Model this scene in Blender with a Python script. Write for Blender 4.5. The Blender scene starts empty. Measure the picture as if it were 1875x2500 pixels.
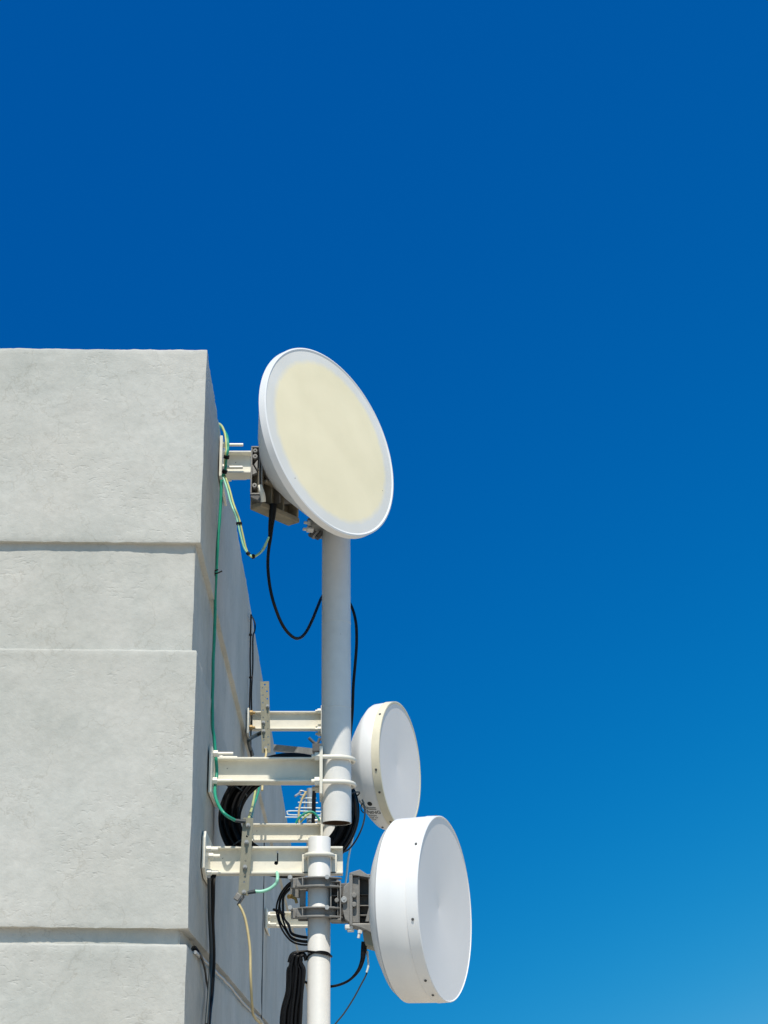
import bpy, math, random
from mathutils import Vector, Matrix, noise
R = math.radians
random.seed(7)
scene = bpy.context.scene
col = scene.collection

# ------------------------------------------------------------------ camera
F, CX, CY, PITCH, CAMZ = 3600.0, 818.0, 1380.0, R(20.0), 1.6
cam_d = bpy.data.cameras.new('camera')
cam = bpy.data.objects.new('camera', cam_d); col.objects.link(cam)
cam.location = (0, 0, CAMZ); cam.rotation_euler = (R(90) + PITCH, 0, 0)
cam_d.sensor_fit = 'VERTICAL'; cam_d.sensor_height = 36; cam_d.lens = 36 * F / 2500
cam_d.shift_x = (937.5 - CX) / 2500; cam_d.shift_y = (CY - 1250) / 2500
cam_d.clip_start = 0.05; cam_d.clip_end = 2000
scene.camera = cam

# ------------------------------------------------------------------ sky, sun, exposure
SUN_EL = R(58.5); SUN_AZ = R(-1.5)          # azimuth measured from straight behind the camera
sdir = Vector((math.sin(SUN_AZ) * math.cos(SUN_EL), -math.cos(SUN_AZ) * math.cos(SUN_EL), math.sin(SUN_EL)))
w = bpy.data.worlds.new('World'); scene.world = w; w.use_nodes = True
nt = w.node_tree; bg = nt.nodes['Background']
sky = nt.nodes.new('ShaderNodeTexSky'); sky.sky_type = 'NISHITA'; sky.sun_disc = False
sky.sun_elevation = SUN_EL; sky.sun_rotation = math.atan2(sdir.x, sdir.y)
sky.altitude = 0; sky.air_density = 1.0; sky.dust_density = 1.0; sky.ozone_density = 6.0
tcw = nt.nodes.new('ShaderNodeTexCoord'); mpw = nt.nodes.new('ShaderNodeMapping')     # thinner, high-altitude looking air near the horizon
mpw.inputs['Scale'].default_value = (1, 1, 1); mpw.inputs['Location'].default_value = (0, 0, .30)
mpw.inputs['Rotation'].default_value = (0, R(22), 0)
nrm = nt.nodes.new('ShaderNodeVectorMath'); nrm.operation = 'NORMALIZE'
nt.links.new(tcw.outputs['Generated'], mpw.inputs['Vector']); nt.links.new(mpw.outputs[0], nrm.inputs[0]); nt.links.new(nrm.outputs[0], sky.inputs['Vector'])
sep = nt.nodes.new('ShaderNodeSeparateColor'); cmb = nt.nodes.new('ShaderNodeCombineColor')
nt.links.new(sky.outputs[0], sep.inputs[0])
for i, (gain, power) in enumerate(((.0153, 7.0), (.694, 1.51), (1.739, .83))):              # the photograph's saturated colour response to the blue sky
    pw = nt.nodes.new('ShaderNodeMath'); pw.operation = 'POWER'; pw.inputs[1].default_value = power
    ml = nt.nodes.new('ShaderNodeMath'); ml.operation = 'MULTIPLY'; ml.inputs[1].default_value = gain
    mn = nt.nodes.new('ShaderNodeMath'); mn.operation = 'MINIMUM'; mn.inputs[1].default_value = (1.75, 3.0, 5.2)[i]
    nt.links.new(sep.outputs[i], mn.inputs[0]); nt.links.new(mn.outputs[0], pw.inputs[0]); nt.links.new(pw.outputs[0], ml.inputs[0]); nt.links.new(ml.outputs[0], cmb.inputs[i])
nt.links.new(cmb.outputs[0], bg.inputs['Color'])
bg.inputs['Strength'].default_value = 0.10
sun_d = bpy.data.lights.new('sun', 'SUN'); sun_d.energy = 4.6; sun_d.angle = R(0.5); sun_d.color = (1.0, 0.925, 0.80)
sun = bpy.data.objects.new('sun', sun_d); col.objects.link(sun)
sun.rotation_euler = sdir.to_track_quat('Z', 'Y').to_euler()
vs = scene.view_settings; vs.view_transform = 'Standard'; vs.look = 'None'; vs.exposure = 0.0; vs.gamma = 1.0
scene.cycles.max_bounces = 8; scene.cycles.diffuse_bounces = 4

# ------------------------------------------------------------------ helpers
cP, sP = math.cos(PITCH), math.sin(PITCH)
def ray(px, py):
    u = (CY - py) / F
    return Vector(((px - CX) / F, cP - u * sP, sP + u * cP))
def P(px, py, Y):                       # point of the place at depth Y seen at that spot of the photo
    d = ray(px, py); return d * (Y / d.y) + Vector((0, 0, CAMZ))
def PX(px, py, X):
    d = ray(px, py); return d * (X / d.x) + Vector((0, 0, CAMZ))
def path(Y, *pts):
    out = []
    for p in pts:
        out.append(P(p[0], p[1], p[2] if len(p) > 2 else Y))
    return out

def catmull(pts, n=8, closed=False):
    pts = [Vector(p) for p in pts]; m = len(pts); out = []
    if m == 2: return [pts[0].lerp(pts[1], i / n) for i in range(n + 1)]
    segs = m if closed else m - 1
    for i in range(segs):
        if closed: a, b, c, d = pts[i - 1], pts[i], pts[(i + 1) % m], pts[(i + 2) % m]
        else: a, b, c, d = pts[max(i - 1, 0)], pts[i], pts[i + 1], pts[min(i + 2, m - 1)]
        for k in range(n):
            t = k / n
            out.append(0.5 * ((2 * b) + (c - a) * t + (2 * a - 5 * b + 4 * c - d) * t * t + (3 * b - a - 3 * c + d) * t ** 3))
    if not closed: out.append(pts[-1])
    return out

class MB:
    def __init__(s): s.v = []; s.f = []
    def add(s, vs, fs):
        o = len(s.v); s.v += [Vector(v) for v in vs]; s.f += [tuple(i + o for i in f) for f in fs]; return s
    def box(s, c, size, ex=(1, 0, 0), ey=(0, 1, 0), ez=(0, 0, 1)):
        c = Vector(c); ex, ey, ez = Vector(ex), Vector(ey), Vector(ez); a, b, d = size[0] / 2, size[1] / 2, size[2] / 2
        vs = [c + ex * a * i + ey * b * j + ez * d * k for k in (-1, 1) for j in (-1, 1) for i in (-1, 1)]
        return s.add(vs, [(0, 2, 3, 1), (4, 5, 7, 6), (0, 1, 5, 4), (2, 6, 7, 3), (0, 4, 6, 2), (1, 3, 7, 5)])
    def bx(s, x0, x1, y0, y1, z0, z1):
        return s.box(((x0 + x1) / 2, (y0 + y1) / 2, (z0 + z1) / 2), (abs(x1 - x0), abs(y1 - y0), abs(z1 - z0)))
    def prism(s, poly, o, ex, ey, ez, d):          # polygon in (ex, ey), extruded by d along ez
        o, ex, ey, ez = Vector(o), Vector(ex), Vector(ey), Vector(ez); n = len(poly)
        vs = [o + ex * p[0] + ey * p[1] for p in poly] + [o + ex * p[0] + ey * p[1] + ez * d for p in poly]
        return s.add(vs, [tuple(range(n))[::-1], tuple(range(n, 2 * n))] + [(i, (i + 1) % n, n + (i + 1) % n, n + i) for i in range(n)])
    def lathe(s, prof, o, ax, n=64, cap0=False, cap1=False, up=(0, 0, 1)):   # prof of (axial, radius)
        o, ax = Vector(o), Vector(ax).normalized(); u = Vector(up)
        if abs(u.dot(ax)) > .95: u = Vector((1, 0, 0))
        e1 = u.cross(ax).normalized(); e2 = ax.cross(e1); vs = []; fs = []
        for a, r in prof:
            for k in range(n):
                t = 2 * math.pi * k / n; vs.append(o + ax * a + e1 * (r * math.cos(t)) + e2 * (r * math.sin(t)))
        for i in range(len(prof) - 1):
            for k in range(n):
                k2 = (k + 1) % n; fs.append((i * n + k, i * n + k2, (i + 1) * n + k2, (i + 1) * n + k))
        if cap0: fs.append(tuple(range(n))[::-1])
        if cap1: fs.append(tuple((len(prof) - 1) * n + k for k in range(n)))
        return s.add(vs, fs)
    def cyl(s, a, b, r, n=20, r2=None):
        a, b = Vector(a), Vector(b); L = (b - a).length
        return s.lathe([(0, r), (L, r if r2 is None else r2)], a, b - a, n, True, True)
    def tube(s, pts, r, n=8, sm=8, closed=False, raw=False):
        q = [Vector(p) for p in pts] if raw else catmull(pts, sm, closed)
        m = len(q); vs = []; fs = []; prev = None
        for i in range(m):
            if closed: t = q[(i + 1) % m] - q[i - 1]
            else: t = q[min(i + 1, m - 1)] - q[max(i - 1, 0)]
            t.normalize()
            if prev is None:
                prev = t.orthogonal().normalized()
            prev = (prev - t * prev.dot(t)).normalized(); b = t.cross(prev)
            rr = r(i / (m - 1)) if callable(r) else r
            for k in range(n):
                a = 2 * math.pi * k / n; vs.append(q[i] + prev * (rr * math.cos(a)) + b * (rr * math.sin(a)))
        for i in range(m if closed else m - 1):
            i2 = (i + 1) % m
            for k in range(n):
                k2 = (k + 1) % n; fs.append((i * n + k, i * n + k2, i2 * n + k2, i2 * n + k))
        if not closed: fs += [tuple(range(n))[::-1], tuple((m - 1) * n + k for k in range(n))]
        return s.add(vs, fs)
    def bolt(s, p, ax, L, r, nr=0, nl=0):           # stud with a nut at its root
        p, ax = Vector(p), Vector(ax).normalized()
        s.cyl(p, p + ax * L, r, 10)
        if nr: s.cyl(p, p + ax * nl, nr, 6)
        return s
    def build(s, name, mat, parent=None, base=None, bevel=0, angle=35, seg=2):
        o = Vector(base) if base is not None else (parent_loc(parent) if parent else Vector((0, 0, 0)))
        me = bpy.data.meshes.new(name); me.from_pydata([v - o for v in s.v], [], s.f); me.update()
        return link(name, me, mat, parent, o, bevel, angle, seg)
def parent_loc(p):
    l = Vector((0, 0, 0))
    while p: l = l + p.location; p = p.parent
    return l
def link(name, me, mat, parent, o, bevel=0, angle=35, seg=2):
    ob = bpy.data.objects.new(name, me); col.objects.link(ob)
    me.materials.clear(); me.materials.append(mat)
    for p in me.polygons: p.use_smooth = True
    me.set_sharp_from_angle(angle=R(angle))
    if parent: ob.parent = parent; ob.location = o - parent_loc(parent)
    else: ob.location = o
    if bevel:
        b = ob.modifiers.new('bevel', 'BEVEL'); b.width = bevel; b.segments = seg; b.limit_method = 'ANGLE'; b.angle_limit = R(40)
        b.harden_normals = False
    return ob
def plate2d(name, outer, holes, thick, o, ex, ey, mat, parent=None, base=None, bevel=0):
    cu = bpy.data.curves.new(name, 'CURVE'); cu.dimensions = '2D'; cu.fill_mode = 'BOTH'; cu.extrude = thick / 2
    for poly in [outer] + holes:
        sp = cu.splines.new('POLY'); sp.points.add(len(poly) - 1); sp.use_cyclic_u = True
        for i, p in enumerate(poly): sp.points[i].co = (p[0], p[1], 0, 1)
    tmp = bpy.data.objects.new(name, cu); col.objects.link(tmp)
    dg = bpy.context.evaluated_depsgraph_get(); dg.update()
    me = bpy.data.meshes.new_from_object(tmp.evaluated_get(dg)); bpy.data.objects.remove(tmp); bpy.data.curves.remove(cu)
    ex, ey = Vector(ex), Vector(ey); ez = ex.cross(ey); o = Vector(o)
    b = Vector(base) if base is not None else (parent_loc(parent) if parent else Vector((0, 0, 0)))
    for v in me.vertices:
        c = v.co.copy(); v.co = o + ex * c.x + ey * c.y + ez * c.z - b
    me.name = name
    return link(name, me, mat, parent, b, bevel, 30)
def circ(cx, cy, r, n=16): return [(cx + r * math.cos(2 * math.pi * k / n), cy + r * math.sin(2 * math.pi * k / n)) for k in range(n)]
def tag(o, label, cat, group=None, kind=None):
    if label: o['label'] = label
    if cat: o['category'] = cat
    if group: o['group'] = group
    if kind: o['kind'] = kind
    return o
def thing(name, loc, label, cat, group=None):
    o = bpy.data.objects.new(name, None); col.objects.link(o); o.location = loc; o.empty_display_size = .05
    return tag(o, label, cat, group)

# ------------------------------------------------------------------ materials
def mat(name, rgb, rough=.5, metal=0, var=.08, scale=9, bump=.0, bscale=60, spec=.5, chips=0):
    m = bpy.data.materials.new(name); m.use_nodes = True; t = m.node_tree; b = t.nodes['Principled BSDF']
    b.inputs['Roughness'].default_value = rough; b.inputs['Metallic'].default_value = metal
    b.inputs['Specular IOR Level'].default_value = spec
    tc = t.nodes.new('ShaderNodeTexCoord'); n = t.nodes.new('ShaderNodeTexNoise'); n.inputs['Scale'].default_value = scale
    n.inputs['Detail'].default_value = 6; n.inputs['Roughness'].default_value = .65
    t.links.new(tc.outputs['Object'], n.inputs['Vector'])
    r = t.nodes.new('ShaderNodeValToRGB'); r.color_ramp.elements[0].position = .3; r.color_ramp.elements[1].position = .7
    r.color_ramp.elements[0].color = (*[c * (1 - var) for c in rgb], 1); r.color_ramp.elements[1].color = (*[min(c * (1 + var * .6), 1) for c in rgb], 1)
    t.links.new(n.outputs[0], r.inputs[0]); t.links.new(r.outputs[0], b.inputs['Base Color'])
    if chips:                                              # sparse chipped and dirty specks
        n3 = t.nodes.new('ShaderNodeTexNoise'); n3.inputs['Scale'].default_value = chips; n3.inputs['Detail'].default_value = 5; n3.inputs['Roughness'].default_value = .7
        t.links.new(tc.outputs['Object'], n3.inputs['Vector']); r3 = t.nodes.new('ShaderNodeValToRGB')
        r3.color_ramp.elements[0].position = .70; r3.color_ramp.elements[0].color = (1, 1, 1, 1); r3.color_ramp.elements[1].position = .74; r3.color_ramp.elements[1].color = (.30, .27, .23, 1)
        t.links.new(n3.outputs[0], r3.inputs[0]); mx = t.nodes.new('ShaderNodeMixRGB'); mx.blend_type = 'MULTIPLY'; mx.inputs[0].default_value = 1
        t.links.new(r.outputs[0], mx.inputs[1]); t.links.new(r3.outputs[0], mx.inputs[2]); t.links.new(mx.outputs[0], b.inputs['Base Color'])
    if bump:
        n2 = t.nodes.new('ShaderNodeTexNoise'); n2.inputs['Scale'].default_value = bscale; n2.inputs['Detail'].default_value = 4
        t.links.new(tc.outputs['Object'], n2.inputs['Vector'])
        bp = t.nodes.new('ShaderNodeBump'); bp.inputs['Strength'].default_value = bump; bp.inputs['Distance'].default_value = .003
        t.links.new(n2.outputs[0], bp.inputs['Height']); t.links.new(bp.outputs[0], b.inputs['Normal'])
    return m
def plaster():
    m = bpy.data.materials.new('white_plaster'); m.use_nodes = True; t = m.node_tree; b = t.nodes['Principled BSDF']; L = t.links.new
    b.inputs['Roughness'].default_value = .85; b.inputs['Specular IOR Level'].default_value = .2
    tc = t.nodes.new('ShaderNodeTexCoord')
    def nz(scale, detail=5, rough=.6, vec=None):
        n = t.nodes.new('ShaderNodeTexNoise'); n.inputs['Scale'].default_value = scale; n.inputs['Detail'].default_value = detail; n.inputs['Roughness'].default_value = rough
        L(vec or tc.outputs['Object'], n.inputs['Vector']); return n
    def mth(op, a, bb, clamp=False):
        n = t.nodes.new('ShaderNodeMath'); n.operation = op; n.use_clamp = clamp
        for i, x in enumerate((a, bb)):
            if isinstance(x, (int, float)): n.inputs[i].default_value = x
            else: L(x, n.inputs[i])
        return n.outputs[0]
    st = nz(2.0, 8, .68)
    ramp = t.nodes.new('ShaderNodeValToRGB'); e = ramp.color_ramp.elements
    e[0].position = .32; e[0].color = (.475, .485, .455, 1); e[1].position = .68; e[1].color = (.605, .59, .55, 1)
    L(st.outputs[0], ramp.inputs[0]); 
    f1 = nz(28, 6, .65)
    big = nz(.9, 4, .6); vein = nz(1.6, 6, .6)                       # broad faint stains and hairline marks
    rb = t.nodes.new('ShaderNodeValToRGB'); rb.color_ramp.elements[0].position = .36; rb.color_ramp.elements[0].color = (.92, .91, .89, 1); rb.color_ramp.elements[1].position = .62
    L(big.outputs[0], rb.inputs[0])
    hair = mth('MULTIPLY', mth('ABSOLUTE', mth('SUBTRACT', vein.outputs[0], .5), 0), 240, True)
    rh = t.nodes.new('ShaderNodeValToRGB'); rh.color_ramp.elements[0].color = (.89, .88, .865, 1)
    L(hair, rh.inputs[0])
    mb = t.nodes.new('ShaderNodeMixRGB'); mb.blend_type = 'MULTIPLY'; mb.inputs[0].default_value = 1; L(rb.outputs[0], mb.inputs[1]); L(rh.outputs[0], mb.inputs[2])
    mc2 = t.nodes.new('ShaderNodeMixRGB'); mc2.blend_type = 'MULTIPLY'; mc2.inputs[0].default_value = 1; L(ramp.outputs[0], mc2.inputs[1]); L(mb.outputs[0], mc2.inputs[2])
    mixc = t.nodes.new('ShaderNodeMixRGB'); mixc.blend_type = 'MULTIPLY'; mixc.inputs[0].default_value = 1
    r2 = t.nodes.new('ShaderNodeValToRGB'); r2.color_ramp.elements[0].position = .3; r2.color_ramp.elements[0].color = (.90, .90, .90, 1); r2.color_ramp.elements[1].position = .65
    L(f1.outputs[0], r2.inputs[0]); L(mc2.outputs[0], mixc.inputs[1]); L(r2.outputs[0], mixc.inputs[2]); L(mixc.outputs[0], b.inputs['Base Color'])
    # height: trowel waves + sand grain + flakes and pits stretched sideways
    mp = t.nodes.new('ShaderNodeMapping'); mp.inputs['Scale'].default_value = (1, 1, 1.9); L(tc.outputs['Object'], mp.inputs['Vector'])
    fl = nz(34, 3, .55, mp.outputs[0]); area = nz(3.1, 2, .5)
    k = mth('SUBTRACT', fl.outputs[0], .56); k = mth('MULTIPLY', k, 6, True)
    am = mth('MULTIPLY', mth('SUBTRACT', area.outputs[0], .49), 8, True); flake = mth('MULTIPLY', k, am)
    fine = nz(160, 3, .7); wave = nz(7, 3, .5); mid = nz(55, 4, .6)
    h = mth('ADD', mth('MULTIPLY', wave.outputs[0], 3.6), mth('MULTIPLY', fine.outputs[0], .42))
    h = mth('ADD', h, mth('MULTIPLY', mid.outputs[0], .8)); h = mth('ADD', h, mth('MULTIPLY', flake, -.95))
    bp = t.nodes.new('ShaderNodeBump'); bp.inputs['Strength'].default_value = .40; bp.inputs['Distance'].default_value = .004
    L(h, bp.inputs['Height']); L(bp.outputs[0], b.inputs['Normal'])
    return m
M = dict(
    plaster=plaster(),
    cream=mat('cream_painted_steel', (.80, .765, .66), .42, 0, .09, 14, .12, 90, chips=26),
    pole=mat('white_painted_pipe', (.70, .69, .665), .45, 0, .08, 10, .12, 60, chips=34),
    dish=mat('white_dish_paint', (.80, .80, .80), .42, 0, .03, 5),
    radome=mat('white_radome_fabric', (.84, .80, .765), .6, 0, .03, 4),
    tape=mat('yellowed_rim_tape', (.74, .69, .54), .55, 0, .08, 12),
    alloy=mat('grey_cast_alloy', (.25, .245, .235), .55, .2, .18, 30, .3, 120),
    brown_alloy=mat('weathered_brown_casting', (.27, .235, .17), .65, .15, .25, 25, .3, 120),
    rusted=mat('rust_stained_bolt', (.45, .30, .12), .6, .2, .3, 40),
    dark=mat('dark_cast_alloy', (.12, .12, .12), .6, .2, .2, 30, .3, 120),
    galv=mat('galvanised_steel', (.42, .43, .43), .5, .4, .2, 40),
    strip=mat('olive_zinc_bar', (.29, .28, .215), .5, .25, .12, 40),
    black=mat('black_rubber', (.005, .005, .006), .45, 0, .1, 40, spec=.22),
    slate=mat('dark_heatshrink', (.018, .032, .042), .55, 0, .1, 40),
    green=mat('green_cable', (.02, .30, .19), .4, 0, .1, 30),
    mint=mat('pale_green_cable', (.30, .66, .50), .4, 0, .1, 30),
    lime=mat('yellow_green_cable', (.50, .55, .22), .45, 0, .1, 30),
    straw=mat('straw_cable', (.60, .50, .27), .5, 0, .1, 30),
    white=mat('white_cable', (.66, .74, .74), .5, 0, .1, 30),
    brass=mat('brass', (.55, .36, .12), .35, .8, .15, 40),
    rust=mat('rusty_bore', (.10, .055, .03), .9, 0, .3, 25),
    ground=mat('pale_concrete', (.50, .43, .33), .9, 0, .15, .6, .3, 12),
    roof=mat('grey_roofing', (.25, .25, .25), .9, 0, .1, 3),
    screw=mat('dull_screw', (.10, .10, .10), .5, .3, .1, 40),
    ink=mat('black_print', (.02, .02, .02), .6, 0, 0, 10),
    blue=mat('blue_tape', (.05, .09, .33), .5, 0, .1, 30),
)

# ------------------------------------------------------------------ ground
g = MB(); g.add([(-300, -300, 0), (300, -300, 0), (300, 300, 0), (-300, 300, 0)], [(0, 1, 2, 3)])
go = g.build('ground', M['ground']); go['kind'] = 'structure'

# ------------------------------------------------------------------ building: plaster bands running round the corner
Y0 = 4.84
XW = P(472, 1870, Y0).x
def zf(py, Y=Y0): return P(500, py, Y).z
bld = thing('building', (XW, Y0, 0), 'white rough plastered building corner with horizontal grooves, filling the left side', 'building')
def band(z0, z1, off, lip=.004, jit=.0017, top=False, seed=0):
    lb = .003                                              # lower arris is crisper than the upper one
    prof = [(-.25, z0), (-.1, z0), (-lb, z0), (-lb * .5, z0 + lb * .15), (-lb * .15, z0 + lb * .5), (0, z0 + lb)]
    m = max(2, int((z1 - z0) / .015)) if z0 > 1 else 90
    prof += [(0, z0 + lb + (z1 - z0 - lb - lip) * k / m) for k in range(1, m)]
    prof += [(0, z1 - lip), (-lip * .15, z1 - lip * .5), (-lip * .5, z1 - lip * .15), (-lip, z1), (-.1, z1), (-.25, z1)]
    xs = [XW - 9, XW - 3] + [XW - 1.4 + .012 * k for k in range(int(1.4 / .012))]
    ys = [Y0 + .012 + .012 * k for k in range(40)] + [Y0 + .5 + .06 * k for k in range(60)] + [Y0 + 5, Y0 + 8, Y0 + 14, Y0 + 26]
    pth = [((x, Y0), (0, -1)) for x in xs] + [((XW, Y0), (1, -1))] + [((XW, y), (1, 0)) for y in ys]
    vs = []; fs = []; n = len(prof)
    for (x, y), (nx, ny) in pth:
        tilt = .010 * min(1.5, max(0, XW - x))
        for j, (o, z) in enumerate(prof):
            p = Vector((x + nx * (o + off), y + ny * (o + off), z + tilt))
            if nx == 0: p.x = min(p.x, XW + o + off)
            elif ny == 0: p.y = max(p.y, Y0 - o - off)
            q = Vector((p.x * 22 + seed * 7, p.y * 22, p.z * 22))
            w_ = noise.noise(Vector((p.x * 4.5, p.y * 4.5, p.z * 5.5 + seed))) * .0032 + noise.noise(Vector((p.x * 11, p.y * 11 + seed, p.z * 14))) * .0011
            if seed == 1:                                  # rough trowelled strip under the parapet edge
                u_ = (z1 - p.z - .055 - .012 * noise.noise(Vector((p.x * 6, 3, 1)))) / .014
                w_ += .0022 * math.exp(-u_ * u_) * (noise.noise(Vector((p.x * 9, 7, p.z * 30))) + .25)
            w_ -= .002
            p += Vector((nx, ny, 0)) * (w_ if 3 < j < n - 4 else w_ * .4)
            d = noise.noise(q) * jit + noise.noise(q * 3.7) * jit * .55
            e = 1.0 if (2 <= j <= 5 or n - 6 <= j <= n - 3) else .35
            p += Vector((nx, ny, 0)) * d * e * 1.3
            if e == 1.0: p.z += noise.noise(q * 1.3 + Vector((9, 3, 1))) * jit * 1.1 + noise.noise(q * 4 + Vector((2, 8, 1))) * jit * .6
            vs.append(p)
    for i in range(len(pth) - 1):
        for j in range(n - 1): fs.append((i * n + j, (i + 1) * n + j, (i + 1) * n + j + 1, i * n + j + 1))
    b = MB(); b.add(vs, fs); return b.build('wall_band', M['plaster'], bld, angle=32)
ZT, Z1, Z3, Z3b, Z4 = zf(853), zf(1325), zf(1586), zf(2267), zf(2306)
band(Z1, ZT, 0, lip=.008, seed=1)
band(Z3 - .04, Z1 + .04, -.019, seed=2)
band(Z3b, Z3, 0, lip=.009, seed=3)
band(Z4 - .05, Z3b + .05, -.027, seed=4)
band(.0, Z4, 0, lip=.008, seed=5)
b = MB(); b.add([(XW - 9, Y0 + .2, ZT - .02), (XW - .2, Y0 + .2, ZT - .02), (XW - .2, Y0 + 26, ZT - .02), (XW - 9, Y0 + 26, ZT - .02)], [(0, 1, 2, 3)])
b.build('roof', M['roof'], bld)
b = MB(); jx = PX(641, 2300, XW).y
b.bx(XW - .004, XW + .004, jx, jx + .035, .0, PX(641, 2040, XW).z); b.build('sealed_joint', M['dark'], bld)

# ------------------------------------------------------------------ wall brackets
GB = 'cream steel brackets bolted to the side wall'
def ibeam_profile(fw, z0, z1, tf=.008, tw=.006):
    h = tw / 2
    return [(-fw, z0), (fw, z0), (fw, z0 + tf), (h, z0 + tf), (h, z1 - tf), (fw, z1 - tf), (fw, z1), (-fw, z1), (-fw, z1 - tf), (-h, z1 - tf), (-h, z0 + tf), (-fw, z0 + tf)]
def bracket(label, Yc, x1, z0, z1, fw, yn, yf, zp0, zp1, bolts, bl=.08, br=.0065, nr=.0135, end=None, slot=None, chamfer=0, bm='cream'):
    t = thing('wall_bracket', (XW, Yc, (z0 + z1) / 2), label, 'bracket', GB)
    xa = XW + .003; xb = xa + .012
    if slot is None:
        MB().prism(ibeam_profile(fw, z0, z1), (xb, Yc, 0), (0, 1, 0), (0, 0, 1), (1, 0, 0), x1 - xb).build('beam', M['cream'], t, bevel=.0018)
    else:
        b = MB(); b.bx(xb, x1, Yc - fw, Yc + fw, z0, z0 + .008); b.bx(xb, x1, Yc - fw, Yc + fw, z1 - .008, z1); b.build('flange', M['cream'], t, bevel=.0015)
        sx, sw, sr, sz = slot
        hole = [(sx + sw, z1 - .012), (sx - sw * .4, z1 - .012), (sx - sw * .4, sz + sr * .8)]
        for k in range(15):
            a = R(55 + 290 * k / 14 * 1.0); hole.append((sx - sr * .5 + sr * math.cos(a), sz + sr * math.sin(a)))
        hole.append((sx + sw, sz + sr * .3))
        plate2d('beam', [(xb, z0 + .008), (x1, z0 + .008), (x1, z1 - .008), (xb, z1 - .008)], [hole], .006, (0, Yc, 0), (1, 0, 0), (0, 0, 1), M['cream'], t)
    b = MB()
    if chamfer:
        c = chamfer; b.prism([(yn, zp0 + c * .3), (yn + c, zp0), (yf, zp0), (yf, zp1), (yn + c * .3, zp1), (yn, zp1 - c * .3)], (xa, 0, 0), (0, 1, 0), (0, 0, 1), (1, 0, 0), .012)
    else: b.bx(xa, xb, yn, yf, zp0, zp1)
    b.build('wall_plate', M['cream'], t, bevel=.002)
    for (y, z) in bolts:
        MB().bolt((xb, y, z), (1, 0, 0), bl, br, nr, .018).build('bolt', M[bm], t, bevel=.0012)
    if end:
        ya, yb, ze0, ze1 = end
        MB().bx(x1, x1 + .012, ya, yb, ze0, ze1).build('end_plate', M['cream'], t, bevel=.0018)
    return t
YP = 5.55; RP = .0570
XP = P(821, 1600, YP).x
def zz(py, Y): return P(700, py, Y).z
# upper bracket behind the top dish
Yb1 = 5.58
bracket('highest cream steel bracket, reaching from the wall to behind the cream faced dish', Yb1, XP - RP - .02, zz(1154, Yb1 - .035), zz(1100, Yb1 - .035), .035,
        5.46, 5.78, zz(1162, 5.46), zz(1063, 5.46), [(5.49, zz(1141, 5.49)), (5.49, zz(1086, 5.49)), (5.74, zz(1168, 5.74)), (5.74, zz(1120, 5.74))], bl=.082)
# bracket that holds the upper pole
xe = P(780, 1880, YP - .06).x
b2 = bracket('cream steel bracket holding the bottom of the upper pole with two U bolts', YP, xe, zz(1908, YP - .037), zz(1848, YP - .037), .037,
        5.40, 5.70, zz(1934, 5.40), zz(1822, 5.40), [(5.44, zz(1906, 5.44)), (5.44, zz(1840, 5.44)), (5.67, zz(1906, 5.67)), (5.67, zz(1850, 5.67))], bl=.075,
        end=(YP - .085, YP + .085, zz(1938, YP - .08), zz(1822, YP - .08)))
def ubolt_x(parent, z, Rr, r, xl, cx, cy):
    pts = [Vector((xl, cy - Rr, z)), Vector((cx, cy - Rr, z))]
    pts += [Vector((cx + Rr * math.sin(a), cy - Rr * math.cos(a), z)) for a in [math.pi * k / 16 for k in range(1, 16)]]
    pts += [Vector((cx, cy + Rr, z)), Vector((xl, cy + Rr, z))]
    m = MB().tube(pts, r, 12, raw=True)
    for s in (-1, 1): m.cyl((xl + .012, cy + s * Rr, z), (xl + .03, cy + s * Rr, z), r * 2.0, 6)
    m.build('u_bolt', M['cream'], parent, angle=50)
for py in (1849, 1909): ubolt_x(b2, zz(py, YP - RP), RP + .011, .0085, xe - .030, XP, YP)
# lower bracket with the keyhole slot
YL = 5.36; RL = .0405
XL = P(779.5, 2100, YL).x
Yb4 = YL + RL + .030; f4 = .030
x4 = P(837, 2100, Yb4 - f4).x
b4 = bracket('lowest cream steel bracket, slotted, behind the lower pole top', Yb4, x4, zz(2133, Yb4 - f4), zz(2066, Yb4 - f4), f4,
        5.22, 5.55, zz(2158, 5.45), zz(2026, 5.22), [(5.26, zz(2073, 5.26)), (5.36, zz(2090, 5.36)), (5.30, zz(2130, 5.30))], bl=.042, br=.0075, nr=.012,
        slot=(P(677, 2100, Yb4).x, .0035, .0075, zz(2107, Yb4)), chamfer=.08)
zub = zz(2085, YL - RL)
pts = [Vector((XL - RL - .009, YL + RL + .02, zub)), Vector((XL - RL - .009, YL, zub))] + [Vector((XL - (RL + .009) * math.cos(a), YL - (RL + .009) * math.sin(a), zub)) for a in [math.pi * k / 16 for k in range(1, 16)]] + [Vector((XL + RL + .009, YL, zub)), Vector((XL + RL + .009, YL + RL + .02, zub))]
MB().tube(pts, .0075, 12, raw=True).build('u_bolt', M['cream'], b4, angle=50)
for s in (-1, 1): MB().bx(XL + s * (RL + .009) - .014, XL + s * (RL + .009) + .014, YL + RL + .0, YL + RL + .022, zz(2133, Yb4 - f4) + .001, zub + .012).build('saddle', M['cream'], b4, bevel=.002)
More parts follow.
